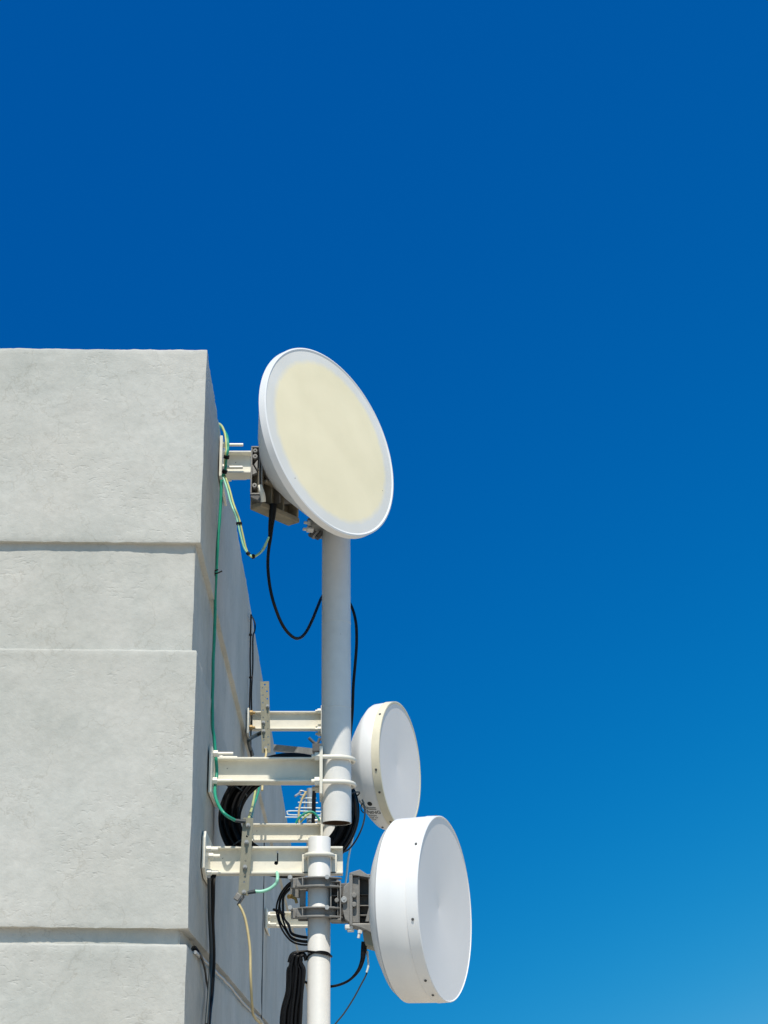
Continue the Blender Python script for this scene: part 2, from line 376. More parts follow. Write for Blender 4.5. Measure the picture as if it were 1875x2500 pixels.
# rear pair on the rear pole
YR = 7.75; RR = .045
XR = P(806, 1900, YR).x
xr = P(783, 1900, YR - .06).x
b5 = bracket('cream steel bracket behind the taller perforated bar, upper of the rear pair', YR, xr, zz(1780, YR - .026), zz(1736, YR - .026), .026,
        7.62, 7.95, zz(1790, 7.62), zz(1728, 7.62), [(7.68, zz(1776, 7.68)), (7.68, zz(1740, 7.68))], bl=.03, br=.007, nr=.014, bm='rusted',
        end=(YR - .08, YR + .08, zz(1792, YR - .08), zz(1722, YR - .08)))
b3 = bracket('cream steel bracket in front of the large cable coil, lower of the rear pair', YR, xr, zz(2052, YR - .034), zz(2010, YR - .034), .034,
        7.62, 7.95, zz(2062, 7.62), zz(2000, 7.62), [(7.68, zz(2052, 7.68)), (7.68, zz(2016, 7.68))], bl=.03, br=.007, nr=.014,
        end=(YR - .08, YR + .08, zz(2075, YR - .08), zz(1984, YR - .08)))
for bb, py in ((b5, 1737), (b5, 1781), (b3, 2004), (b3, 2058)): ubolt_x(bb, zz(py, YR - RR), RR + .009, .007, xr - .03, XR, YR)
# farthest bracket, seen through the small cable loop
YF = 10.3
XFp = P(779, 2250, YF).x
bracket('farthest grey cream bracket, seen through the small black cable loop', YF, XFp - .05, zz(2262, YF - .04), zz(2226, YF - .04), .05,
        10.1, 10.6, zz(2266, 10.1), zz(2216, 10.1), [(10.2, zz(2256, 10.2)), (10.2, zz(2234, 10.2))], bl=.06, br=.009, nr=.02)

# ------------------------------------------------------------------ poles
def pole(label, X, Y, r, z0, z1, seams=(), mat_=None, wall=.005):
    t = thing('antenna_pole', (X, Y, z0), label, 'pole', 'round white antenna poles')
    m = MB()
    m.lathe([(.0, r - wall), (0, r), (z1 - z0 - .004, r), (z1 - z0, r - .003)], (X, Y, z0), (0, 0, 1), 64, False, True)
    MB().lathe([(.5, .001), (.5, r - wall), (0.002, r - wall)], (X, Y, z0), (0, 0, 1), 64).build('pipe_bore', M['rust'], t, angle=50)
    m.build('pipe', M['pole'], t, angle=50)
    for z in seams:
        MB().lathe([(-.0016, r - .001), (-.0010, r + .0007), (.001, r + .0007), (.0016, r - .001)], (X, Y, z), (0, 0, 1), 64).build('seam', M['pole'], t)
    return t
def onpole(py, Y): return P(820, py, Y - RP).z
p1 = pole('tall upper white pole, open at its bottom end, carrying the cream faced dish', XP, YP, RP, onpole(2003, YP), onpole(1085, YP), (onpole(1513, YP), onpole(1722, YP)))
p2 = pole('lower white pole nearest the camera, with a black cable bundle tied to it', XL, YL, RL, 0, P(779, 2040, YL - RL).z)
p3 = pole('rear white pole hidden behind the upper pole, carrying the smaller drum dish', XR, YR, RR, P(810, 2046, YR).z, P(810, 1640, YR).z)
p4 = pole('farthest white pole, hidden behind the lower pole', XFp, YF, .05, 0, P(779, 2110, YF).z)

# ------------------------------------------------------------------ dishes
def frame(az, el=0):
    n = Vector((math.cos(az) * math.cos(el), -math.sin(az) * math.cos(el), math.sin(el))); t = Vector((math.sin(az), math.cos(az), 0)); return n, t, n.cross(t)
GD = 'round microwave dish antennas on the poles'
def radial_mat(name, r0, r1, c_in, c_out):
    m = bpy.data.materials.new(name); m.use_nodes = True; t = m.node_tree; b = t.nodes['Principled BSDF']; L = t.links.new
    tc = t.nodes.new('ShaderNodeTexCoord'); ln = t.nodes.new('ShaderNodeVectorMath'); ln.operation = 'LENGTH'; L(tc.outputs['Object'], ln.inputs[0])
    n = t.nodes.new('ShaderNodeTexNoise'); n.inputs['Scale'].default_value = 26; n.inputs['Detail'].default_value = 6; L(tc.outputs['Object'], n.inputs['Vector'])
    ad = t.nodes.new('ShaderNodeMath'); ad.operation = 'MULTIPLY_ADD'; ad.inputs[1].default_value = .02; L(n.outputs[0], ad.inputs[0]); L(ln.outputs['Value'], ad.inputs[2])
    r = t.nodes.new('ShaderNodeValToRGB'); e = r.color_ramp.elements; e[0].position = r0 + .01; e[0].color = (*c_in, 1); e[1].position = r1 + .01; e[1].color = (*c_out, 1)
    L(ad.outputs[0], r.inputs[0])
    n2 = t.nodes.new('ShaderNodeTexNoise'); n2.inputs['Scale'].default_value = 5; n2.inputs['Detail'].default_value = 8
    L(tc.outputs['Object'], n2.inputs['Vector']); r2 = t.nodes.new('ShaderNodeValToRGB'); r2.color_ramp.elements[0].position = .3; r2.color_ramp.elements[0].color = (.90, .90, .88, 1); r2.color_ramp.elements[1].position = .7
    L(n2.outputs[0], r2.inputs[0])
    mx = t.nodes.new('ShaderNodeMixRGB'); mx.blend_type = 'MULTIPLY'; mx.inputs[0].default_value = 1; L(r.outputs[0], mx.inputs[1]); L(r2.outputs[0], mx.inputs[2]); 
    n3 = t.nodes.new('ShaderNodeTexNoise'); n3.inputs['Scale'].default_value = 48; n3.inputs['Detail'].default_value = 2
    L(tc.outputs['Object'], n3.inputs['Vector']); r3 = t.nodes.new('ShaderNodeValToRGB'); r3.color_ramp.elements[0].position = .775; r3.color_ramp.elements[0].color = (1, 1, 1, 1); r3.color_ramp.elements[1].position = .80; r3.color_ramp.elements[1].color = (.45, .42, .36, 1)
    L(n3.outputs[0], r3.inputs[0]); m3 = t.nodes.new('ShaderNodeMixRGB'); m3.blend_type = 'MULTIPLY'; m3.inputs[0].default_value = 1; L(mx.outputs[0], m3.inputs[1]); L(r3.outputs[0], m3.inputs[2]); L(m3.outputs[0], b.inputs['Base Color'])
    b.inputs['Roughness'].default_value = .65; return m
def openbox(m, o, ex, ey, ez, w_, d_, h_, th, ribs=(), cross=()):
    """shell open towards -ey; o = centre of the box; ribs = vertical walls at fractions of the width, cross = shelves at fractions of the height"""
    o, ex, ey, ez = map(Vector, (o, ex, ey, ez))
    m.box(o + ey * (d_ / 2 - th / 2), (w_, th, h_), ex, ey, ez)
    dd = d_ - th; oc = o - ey * (th / 2)
    for s in (-1, 1): m.box(oc + ez * s * (h_ / 2 - th / 2), (w_, dd, th), ex, ey, ez)
    for s in (-1, 1): m.box(oc + ex * s * (w_ / 2 - th / 2), (th, dd, h_ - 2 * th), ex, ey, ez)
    for f in ribs: m.box(oc + ex * (f - .5) * w_ + ey * .002, (th * .7, dd - .006, h_ - 2 * th), ex, ey, ez)
    for f in cross: m.box(oc + ez * (f - .5) * h_ + ey * .004, (w_ - 2 * th, dd - .012, th * .6), ex, ey, ez)
    return m

# --- top dish, cream face
n1, t1, up1 = frame(R(39.5), R(5.7)); up = Vector((0, 0, 1)); C1 = P(810, 1077.6, 5.12); R1 = .3825
d1 = thing('dish_antenna', C1 - n1 * .33, 'large shallow dish with a cream face and white rim, highest on the upper pole', 'antenna', GD)
prof = [(0, R1 - .012), (.0035, R1 - .006), (.001, R1), (-.026, R1 + .001), (-.029, R1 - .006), (-.034, R1 - .010)]
prof += [(-.034 - .355 * (1 - r / (R1 - .010)) * (1 if r > .5 * R1 else .97), r) for r in [(R1 - .010) * f for f in (.985, .96, .92, .87, .81, .74, .66, .57, .47, .36, .28, .15)]]
MB().lathe(prof, C1, n1, 128).build('reflector', M['dish'], d1, angle=50)
mr = radial_mat('cream_radome', .314, .338, (.92, .82, .58), (.76, .75, .725))
ro = MB().lathe([(.006, .0005)] + [(.006 - .006 * f * f, R1 * f * .97) for f in (.1, .25, .4, .55, .7, .85, .95, 1.0)] , C1, n1, 128, True).build('radome', mr, d1, base=C1)
ro.location = C1 - d1.location
MB().lathe([(-.33, .06), (-.30, .07), (-.26, .10), (-.235, .125)], C1, n1, 40, True, True).build('hub', M['alloy'], d1, bevel=.003)
# mount behind the bowl, parallel with the face
e1_ = t1; eb = Vector((-n1.x, -n1.y, 0)).normalized(); kc = P(640, 1226, 5.16)
mc = kc + t1 * .105 + eb * .03 + up * .07
m = openbox(MB(), mc - up * .0, t1, eb, up, .215, .06, .15, .010, (.30, .62), ()); m.box(kc + t1 * .105 + eb * .028 - up * .008, (.222, .058, .02), t1, eb, up)
m.box(mc + up * .02 - eb * .03, (.19, .02, .012), t1, eb, up)
m.build('mount_body', M['brown_alloy'], d1, bevel=.004)
sa, sb = P(613, 1088, 5.14), P(640, 1206, 5.14)
m = openbox(MB(), (sa + sb) / 2 + Vector((0, .03, 0)), (1, 0, 0), (0, 1, 0), up, sb.x - sa.x, .055, sa.z - sb.z, .006, (.72,), ())
for fz, rr_ in ((.10, .007), (.22, .008), (.82, .008)):
    q = Vector((sa.x + .016, sa.y, sa.z - (sa.z - sb.z) * fz)); m.lathe([(.0, .003), (.0, rr_ + .002), (.03, rr_ + .003)], q, (0, 1, 0), 16)
m.prism([(.006, -.075), (.026, -.11), (.006, -.12)], (sa.x, sa.y + .004, sa.z), (1, 0, 0), up, (0, 1, 0), .02)
m.prism([(.026, -.055), (.026, -.10), (.012, -.075)], (sa.x, sa.y + .006, sa.z), (1, 0, 0), up, (0, 1, 0), .02)
m.build('side_channel', M['alloy'], d1, bevel=.002)
m = MB(); m.prism([(0, 0), (.042, 0), (.046, -.040), (.0, -.018)], (sa.x, sa.y + .006, sb.z + .006), (1, 0, 0), up, (0, 1, 0), .07); m.build('mount_foot', M['dark'], d1, bevel=.004)
m = MB(); q = P(641, 1205, 5.12)
m.tube([q + Vector((-.010, 0, .03)), q + Vector((-.004, -.008, .008)), q + Vector((.002, -.008, -.012)), q + Vector((.004, 0, -.034))], .010, 7); m.build('radio_connector', M['cream'], d1)
# arm to the pole and its clamp
m = MB(); m.box((mc + Vector((XP, YP, mc.z + .14))) / 2 + Vector((0, .02, .0)), ((Vector((XP, YP, mc.z + .10)) - mc).length, .05, .10), (Vector((XP, YP, mc.z + .10)) - mc).normalized(), Vector((0, 0, 1)).cross((Vector((XP, YP, mc.z + .10)) - mc).normalized())).build('mount_arm', M['alloy'], d1, bevel=.004)
zc1 = P(760, 1288, YP).z
m = MB(); m.bx(XP - RP - .045, XP + .04, YP - RP - .022, YP + RP + .02, zc1 - .022, zc1 + .04); m.bx(XP - RP - .06, XP - RP - .028, YP - .035, YP + .03, zc1 - .008, zc1 + .03); m.build('pole_clamp', M['alloy'], d1, bevel=.006)
for k, (px, py) in enumerate(((749, 1278), (746, 1294))):
    q = P(px, py, YP - .05); MB().bolt(q + Vector((.03, 0, .0)), (-1, -.25, 0), .042, .006, .012, .026).build('clamp_bolt', M['pole'], d1, bevel=.001)
for px, py in ((757, 1308), (773, 1314)):
    q = P(px, py, YP - .02); MB().cyl(q, q + Vector((.02, .01, .03)), .010, 12).build('clamp_nut', M['dark'], d1)

# --- smaller drum dish on the rear pole
n2, t2, up = frame(R(21.5)); R2 = .333; C2 = P(979, 1868, 7.62)
d2 = thing('dish_antenna', C2 - n2 * .3, 'white dish with yellowed rim band and printed warning label, behind the upper pole', 'antenna', GD)
bowl = [(-.044, R2 - .003), (-.05, R2 - .001), (-.105, R2 - .004), (-.12, R2 * .965), (-.15, R2 * .87), (-.18, R2 * .75), (-.21, R2 * .62), (-.24, R2 * .47), (-.262, R2 * .33), (-.27, R2 * .26)]
MB().lathe(bowl, C2, n2, 128, False, True).build('reflector', M['dish'], d2, angle=50)
MB().lathe([(-.004, R2 - .012), (0, R2 - .006), (-.002, R2 + .0015), (-.043, R2 + .0025), (-.046, R2 - .004)], C2, n2, 128).build('rim_band', M['tape'], d2, angle=50)
MB().lathe([(-.022, .001)] + [(-.022 + .018 * f, (R2 - .010) * f) for f in (.08, .2, .35, .5, .65, .8, .92, 1.0)], C2, n2, 128).build('radome', M['radome'], d2, angle=50)
def rimscrews(parent, C, n, t, Rr, a, degs, r=.006, mt='screw'):
    for dg in degs:
        e = t * math.cos(R(dg)) + Vector((0, 0, 1)) * math.sin(R(dg))
        MB().cyl(C + n * a + e * (Rr - .002), C + n * a + e * (Rr + .003), r, 12).build('rim_screw', M[mt], parent)
rimscrews(d2, C2, n2, t2, R2 + .002, -.022, (95, 140, 195, 215, 250, 255), .006)
rimscrews(d2, C2, n2, t2, R2 - .002, -.09, (262,), .006)
# printed warning label wrapped on the bowl
def wrap(p2, off=.0015):        # (metres towards the rim, metres downwards round the bowl) from the middle of the label's top
    u, v = p2; a = .122 - u
    for (a0, r0), (a1_, r1) in zip(bowl, bowl[1:]):
        if -a0 <= a <= -a1_:
            rr = r0 + (r1 - r0) * (a + a0) / (a0 - a1_); break
    else: rr = R2 * .3
    th = R(LAB) + v / R2
    e = t2 * math.cos(th) + Vector((0, 0, 1)) * math.sin(th)
    return C2 - n2 * a + e * (rr + off)
LAB = 223
def textmesh(s, size):
    cu = bpy.data.curves.new('print', 'FONT'); cu.body = s; cu.size = size; cu.align_x = 'CENTER'; cu.offset = size * .012
    ob = bpy.data.objects.new('print', cu); col.objects.link(ob); dg = bpy.context.evaluated_depsgraph_get(); dg.update()
    me = bpy.data.meshes.new_from_object(ob.evaluated_get(dg)); bpy.data.objects.remove(ob); bpy.data.curves.remove(cu)
    r = ([(v.co.x, v.co.y) for v in me.vertices], [tuple(p.vertices) for p in me.polygons]); bpy.data.meshes.remove(me); return r
lab = MB()
def lab_poly(poly): lab.add([wrap(p) for p in poly], [tuple(range(len(poly)))])
for ln, sz, v0 in (('WARNING', .030, .086), ('RF RADIATION', .013, .105), ('KEEP CLEAR OF', .013, .122), ('ANTENNA', .013, .138)):
    vs_, fs_ = textmesh(ln, sz); lab.add([wrap((x, v0 - y)) for x, y in vs_], fs_)
for v in (.042, .052):
    for k in range(8): lab_poly([(-.055 + .0138 * k, v), (-.055 + .0138 * (k + 1), v), (-.055 + .0138 * (k + 1), v + .004), (-.055 + .0138 * k, v + .004)])
lab_poly([(-.022, .036), (.012, .036), (-.005, .008)])
lab_poly([(.030 + .013 * math.cos(a), .018 + .013 * math.sin(a)) for a in [2 * math.pi * k / 14 for k in range(14)]])
lab.build('warning_label', M['ink'], d2)
m = MB(); hb = C2 - n2 * .27; m.box(hb - n2 * .04, (.08, .12, .16), n2, t2, up); m.box((hb - n2 * .08 + Vector((XR, YR, hb.z))) / 2, ((hb - n2 * .06 - Vector((XR, YR, hb.z))).length, .06, .10), (hb - n2 * .06 - Vector((XR, YR, hb.z))).normalized(), Vector((0, 0, 1)).cross((hb - n2 * .06 - Vector((XR, YR, hb.z))).normalized()))
m.bx(XR - RR - .02, XR + RR + .02, YR - RR - .02, YR + RR + .02, hb.z - .05, hb.z + .05); m.build('mount_body', M['alloy'], d2, bevel=.004)
a0, a1 = P(668, 1826, 7.9), P(772, 1837, 7.72)
m = MB(); m.prism([(-.02, -.016), (.02, -.016), (.02, -.011), (-.015, -.011), (-.015, .016), (-.02, .016)], a0, Vector((0, 1, 0)), up, (a1 - a0).normalized(), (a1 - a0).length); m.build('side_strut', M['galv'], d2)
m = MB(); q = P(772, 1826, 7.66); m.bx(q.x - .02, q.x + .05, q.y - .02, q.y + .03, q.z - .02, q.z + .02); m.tube([q + Vector((-.04, -.02, .05)), q + Vector((.0, -.01, .02)), q + Vector((.02, -.01, .05))], .008, 8); m.build('strut_clamp', M['dark'], d2, bevel=.003)

# --- large drum dish on the lower pole
n3, t3, up = frame(R(21.3)); R3 = .3165; C3 = P(1089, 2216, 5.23)
d3 = thing('dish_antenna', C3 - n3 * .25, 'deep white drum shaped dish on grey castings, lowest of the three', 'antenna', GD)
MB().lathe([(-.004, R3 - .006), (0, R3 - .003), (-.002, R3), (-.040, R3 + .0015), (-.0415, R3 - .0012), (-.043, R3 + .0), (-.10, R3 - .0004), (-.147, R3 - .001), (-.152, R3 - .006)], C3, n3, 160).build('shroud', M['dish'], d3, angle=40)
MB().lathe([(-.152, R3 - .005), (-.170, R3 * .93), (-.199, R3 * .76), (-.217, R3 * .60), (-.224, R3 * .50)], C3, n3, 128, False, True).build('reflector', M['dish'], d3, angle=30)
MB().lathe([(-.028, .001)] + [(-.028 + .025 * f, (R3 - .004) * f) for f in (.05, .15, .3, .45, .6, .75, .9, 1.0)], C3, n3, 160).build('radome', M['radome'], d3, angle=50)
rimscrews(d3, C3, n3, t3, R3 + .001, -.02, (95, 145, 193, 234, 250), .0045)
MB().lathe([(-.242, .05), (-.222, .06)], C3, n3, 40, True, True).build('hub', M['alloy'], d3, bevel=.003)
# castings between pole and drum, front side towards -Y
AX = Vector((1, 0, 0)); AY = Vector((0, 1, 0))
def castbox(name, px0, py0, px1, py1, Yf, depth, th, ribs=(), cross=(), mt='alloy', extra=None):
    a = P(px0, py0, Yf); c = P(px1, py1, Yf); o = (a + c) / 2 + AY * (depth / 2)
    m = openbox(MB(), o, AX, AY, up, abs(c.x - a.x), depth, abs(a.z - c.z), th, ribs, ())
    for f, x0, x1, dy in cross: m.box((a.x + (c.x - a.x) * (x0 + x1) / 2, a.y + dy + (depth - dy) / 2, a.z + (c.z - a.z) * f), ((c.x - a.x) * (x1 - x0) - .002, depth - dy - .004, th * .6))
    if extra: extra(m, a, c)
    return m.build(name, M[mt], d3, bevel=.0022)
def ex1(m, a, c):
    wd = c.x - a.x
    # sloping roof of the housing and two round bosses
    m.prism([(0, 0), (wd * .5, .012), (wd, -.012), (wd, -.006 - .012), (0, -.005)], (a.x, a.y - .003, a.z + .004), AX, up, AY, .085)
    for fz in (.42, .60): m.cyl(Vector((a.x + wd * .22, a.y - .004, a.z - (a.z - c.z) * fz)), Vector((a.x + wd * .22, a.y + .05, a.z - (a.z - c.z) * fz)), .009, 14)
    m.box(Vector((a.x + wd * .07, a.y + .020, (a.z + c.z) / 2)), (.012, .045, abs(a.z - c.z) * .98)); m.box(Vector((a.x + wd * .28, a.y + .040, (a.z + c.z) / 2)), (wd * .36, .05, abs(a.z - c.z) * .90))
    m.prism([(wd * .97, -.165), (wd * .97, -.10), (wd * .74, -.165)], (a.x, a.y + .004, a.z), AX, up, AY, .006)
castbox('mount_body', 853, 2134, 905, 2258, YL - .055, .10, .006, (.46,), ((.36, .48, .97, .05), (.60, .48, .97, .028), (.80, .48, .97, .012)), extra=ex1)
m = MB(); a = P(853, 2256, YL - .055); c = P(906, 2268, YL - .055)
m.prism([(0, .002), (c.x - a.x, .002), (c.x - a.x + .008, -.034), (.038, -.012), (0, -.004)], (a.x, a.y - .002, a.z), AX, up, AY, .105); m.build('mount_foot', M['alloy'], d3, bevel=.003)
def ex2(m, a, c):
    m.cyl(Vector(((a.x + c.x) / 2 + .004, a.y - .004, (a.z + c.z) / 2)), Vector(((a.x + c.x) / 2 + .004, a.y + .02, (a.z + c.z) / 2)), .008, 12)
castbox('tilt_arm', 806, 2150, 833, 2246, YL - .045, .08, .005, (.70,), ((.36, .05, .68, .02), (.66, .05, .68, .008)), extra=ex2)
m = MB(); q = P(846, 2200, YL - .03); hh = P(846, 2152, YL - .03).z - q.z
m.prism([(.012, hh), (-.010, hh * .75), (-.014, hh * .3), (-.014, -hh * .5), (-.006, -hh * .9), (.012, -hh * 1.1)], q, AX, up, AY, .07)
m.build('tilt_plate', M['alloy'], d3, bevel=.002)
m = MB(); q = P(840, 2196, YL - .045); m.lathe([(0, .004), (0, .011), (.02, .012)], q, AY, 20, True); m.cyl(q - AY * .002, q + AY * .012, .0045, 6); m.build('pivot_bolt', M['galv'], d3, bevel=.001)
m = MB(); a = P(808, 2156, YL + .01); c = P(856, 2250, YL + .01); m.bx(a.x, c.x, a.y, a.y + .07, c.z, a.z); m.build('pivot_block', M['dark'], d3, bevel=.004)
# saddle clamps round the pole
for py in (2152, 2226):
    zc = P(780, py, YL - RL - .02).z; rr = RL + .002; xa, xb_ = P(702, py, YL - RL).x, P(812, py, YL - RL).x
    m = MB(); N = 18
    def cres(ri, ro, zlo, zhi, m=m):
        pin = [(XL + ri * math.cos(R(200 + 140 * k / N)), YL + ri * math.sin(R(200 + 140 * k / N))) for k in range(N + 1)]
        pout = [(XL + (ro + .006 * abs(k - N / 2) / (N / 2)) * math.cos(R(200 + 140 * k / N)) * 1.12, YL + ro * math.sin(R(200 + 140 * k / N))) for k in range(N + 1)]
        m.prism(pin + pout[::-1], (0, 0, zlo), AX, AY, up, zhi - zlo)
    cres(rr, RL + .014, zc - .015, zc + .014); cres(rr + .001, RL + .032, zc + .012, zc + .018); cres(rr + .001, RL + .034, zc - .019, zc - .012)
    m.bx(xa + .012, XL - RL - .002, YL - RL + .006, YL - RL + .040, zc - .019, zc + .016); m.bx(XL + RL + .002, xb_ - .002, YL - RL + .006, YL - RL + .040, zc - .019, zc + .016)
    for fx in (.3, .7): m.box((xa + .012 + (XL - RL - xa - .012) * fx, YL - RL - .002, zc), (.005, .02, .03))
    m.build('pole_clamp', M['alloy'], d3, bevel=.002)
    for x in (xa + .010, XL + RL - .012):
        sgn = 1 if x > XL else 0
        q = Vector((x, YL - RL - .045 - .004 * sgn, zc + .012)); mm = MB().cyl(q, q + Vector((.012, .16, -.006)), .006, 10); mm.cyl(q - AY * .002, q + AY * .014, .0085, 6); mm.build('clamp_bolt', M['galv'], d3)
    MB().bx(XL - RL - .035, XL + RL + .03, YL + RL - .006, YL + RL + .016, zc - .02, zc + .02).build('clamp_back', M['dark'], d3, bevel=.003)
m = MB(); a = P(709, 2166, YL + .05); c = P(738, 2192, YL + .05); m.bx(a.x, c.x, a.y, a.y + .01, c.z, a.z); a = P(732, 2166, YL + .02); c = P(746, 2212, YL + .02); m.bx(a.x, c.x, a.y, a.y + .04, c.z, a.z); m.build('backing_plate', M['alloy'], d3, bevel=.002)
m = MB(); q = P(704, 2189, YL + .02); m.cyl(q, q + Vector((.012, .01, .002)), .008, 14); m.tube([q + Vector((.01, .01, 0)), q + Vector((.024, .005, -.006)), q + Vector((.03, .0, -.022))], .0055, 8); m.build('brass_fitting', M['brass'], d3)
m = MB(); a = P(886, 2268, YL - .02); c = P(917, 2316, YL - .02); m.prism([(0, .01), (c.x - a.x - .004, .006), (c.x - a.x + .008, -(a.z - c.z)), (.008, -(a.z - c.z) + .012)], (a.x, a.y, a.z), AX, up, AY, .12); m.build('radio_unit', M['strip'], d3, bevel=.004)
m = MB(); a = P(842, 2257, YL - .05); c = P(862, 2268, YL - .05); m.bx(a.x, c.x, a.y, a.y + .03, c.z, a.z); m.bx(a.x + .008, c.x + .004, a.y + .004, a.y + .03, c.z - .008, c.z + .002); m.build('elevation_nut', M['pole'], d3, bevel=.003)
q = P(879, 2270, YL - .06); m = MB().cyl(q, q + Vector((-.006, 0, -.028)), .005, 10); m.cyl(q + Vector((0, 0, -.002)), q + Vector((-.001, 0, -.012)), .0085, 6); m.build('drain_bolt', M['pole'], d3)

# ------------------------------------------------------------------ perforated earth bars
def strip(label, pxT, pyT, pxB, pyB, wpx, Y, holes, thick=.006):
    a = P(pxT, pyT, Y); c = P(pxB, pyB, Y); e2 = (a - c).normalized(); e1 = Vector((e2.z, 0, -e2.x)); Ls = (a - c).length; wd = wpx * (P(1, 2000, Y).x - P(0, 2000, Y).x)
    t = thing('earth_bar', c, label, 'metal bar', 'perforated earthing bars')
    hs_ = [circ(wd * (u - .5), Ls * v, r, 14) for (u, v, r) in holes]
    plate2d('bar', [(-wd / 2, 0), (wd / 2, 0), (wd / 2, Ls), (-wd / 2, Ls)], hs_, thick, c, e1, e2, M['strip'], t)
    return t, (lambda u, v: c + e1 * wd * (u - .5) + e2 * Ls * v)
hl = []
for k in range(9):
    hl.append((.28 if k else .55, .955 - .102 * k if k else .955, .0042))
hl = [(.52, .955, .0048)] + [(.75, .86 - .107 * k, .0048) for k in range(8) if k not in (2,)] + [(.25, .91 - .105 * k, .0048) for k in range(8) if k not in (6,)]
s1, f1 = strip('taller perforated olive grey earthing bar across the rear bracket', 646, 1664, 650, 1838, 22, YR - .09, hl)
s2, f2 = strip('shorter perforated olive grey earthing bar in front of the lowest bracket, with cable lugs', 606, 1997, 594, 2186, 25, Yb4 - f4 - .03,
    [(.5, .76, .0042), (.5, .53, .0036), (.5, .44, .0038), (.5, .26, .0036), (.5, .17, .0040)])
def studs(t, f, lst, r=.006):
    for (u, v) in lst:
        p = f(u, v); m = MB(); m.cyl(p + Vector((0, .03, .0)), p + Vector((0, -.024, .0)), r * .75, 10); m.cyl(p + Vector((0, -.003, 0)), p + Vector((0, -.012, 0)), r * 1.4, 6); m.build('stud', M['galv'], t)
studs(s1, f1, [(.78, .645), (.26, .42), (.26, .30), (.45, .06)], .007)
studs(s2, f2, [(.55, .90), (.5, .68), (.5, .36), (.55, .04)], .006)
q = f2(.1, .0); m = MB()
e = Vector((.55, 0, .83)); m.box(P(580, 2190, Yb4 - f4 - .04), (.020, .018, .026), (.83, 0, -.55), AY, e); m.build('cable_lug', M['alloy'], s2, bevel=.003)
m = MB(); m.box(P(588, 2199, Yb4 - f4 - .03), (.008, .018, .040), (.83, 0, -.55), AY, Vector((.55, 0, .83))); m.build('lug_body', M['dark'], s2, bevel=.002)

# ------------------------------------------------------------------ cables
def cable(name, pts, r, mt, label, cat='cable', group=None, n=8, ties=(), closed=False):
    q = catmull(pts, 10, closed); sd = Vector((len(pts) * 3.1, q[0].x * 9, q[0].z * 7)); am = .0022 if not callable(r) else .003
    q = [p + Vector((noise.noise(p * 9 + sd), noise.noise(p * 9 - sd), noise.noise(p * 8 + sd * 2))) * am * min(1, k / 6, (len(q) - 1 - k) / 6) for k, p in enumerate(q)]
    o = MB().tube(q, r, n, raw=True, closed=closed).build(name, M[mt], base=q[0], angle=60)
    tag(o, label, cat, group)
    for f in ties:
        k = int(f * (len(q) - 2)); d = (q[k + 1] - q[k]).normalized(); rr = r if not callable(r) else r(f)
        MB().cyl(q[k] - d * rr * 1.2, q[k] + d * rr * 1.2, rr * 1.9, 10).build('cable_tie', M['black'], o)
    return o
pxm = 5.7 / 3600
ys2 = Yb4 - f4 - .045
gc = cable('earth_cable', path(5.47, (541, 1172), (537, 1250), (531, 1340), (527, 1420), (524, 1520), (521, 1620), (519, 1700), (519, 1770), (523, 1800), (527, 1850), (529, 1890, 5.47), (525, 1925, 5.44), (529, 1955, 5.38), (546, 1985, 5.32), (574, 2003, ys2)), .0062, 'green',
      'long green earth cable running down the side wall beside the corner', 'cable')
k = P(520, 1402, 5.44); m = MB(); m.tube([k, k + Vector((.02, -.01, .002)), k + Vector((.036, -.01, .010))], .0028, 6); m.tube([k + Vector((0, 0, .012)), k + Vector((.02, -.01, .016))], .0028, 6); m.cyl(k + Vector((0, 0, -.006)), k + Vector((0, 0, .014)), .009, 10); m.build('cable_clip', M['black'], gc)
a = P(574, 2003, ys2); c = P(600, 2006, ys2); MB().cyl(a, c, .0065, 10, .0075).build('cable_lug', M['slate'], gc)
for i, (dx, mt, lab) in enumerate(((0, 'mint', 'pale green paired cable sagging from the top wall plate to the black feeder, left strand'), (6, 'lime', 'yellowish green paired cable sagging from the top wall plate to the black feeder, right strand'))):
    cable('sagging_cable', path(5.3, (543 + dx, 1160, 5.45), (556 + dx, 1200, 5.4), (566 + dx, 1235), (578 + dx, 1268), (586 + dx, 1305), (597 + dx * .7, 1340), (615, 1357 + dx * .5), (632 + dx * .3, 1352), (645 + dx * .3, 1335, 5.2), (656, 1312, 5.12)), .0038, mt, lab, 'cable', 'sagging green cables under the top bracket', ties=(.38, .62, .70))
for i, (off, mt, lab) in enumerate((((0, 0), 'lime', 'yellow green cable looping over the parapet edge above the top wall plate'), ((4, 4), 'green', 'teal green cable looping over the parapet edge onto the top wall plate'))):
    ox, oy = off
    cable('looped_cable', path(5.5, (526, 1040, 5.62), (532, 1034 + oy, 5.6), (544, 1043 + oy, 5.5), (551 + ox, 1068, 5.42), (553 + ox, 1095, 5.40), (552 + ox * .6, 1110, 5.40), (549 + ox * .5, 1130, 5.42), (550, 1145, 5.43), (543, 1164, 5.45)), .0048 if i == 0 else .0058, mt, lab, 'cable', 'cables looping over the parapet', ties=(.68, .93))
cable('feeder_cable', path(5.2, (666, 1232), (664, 1270), (660, 1310), (655, 1350), (655, 1395), (660, 1435), (669, 1475), (683, 1512, 5.25), (702, 1543, 5.3), (724, 1558, 5.35), (746, 1546, 5.42), (766, 1505, 5.5), (790, 1452, 5.66), (825, 1440, 5.68), (855, 1475, 5.66), (868, 1515, 5.63), (871, 1560, 5.62), (867, 1630, 5.62), (862, 1700, 5.62), (857, 1780, 5.64), (850, 1850, 5.66), (845, 1950, 5.8)),
      lambda t: .0145 - .0085 * min(1, max(0, (t - .02) / .10)), 'black', 'thick black feeder cable drooping from the cream faced dish and round the upper pole', n=10)
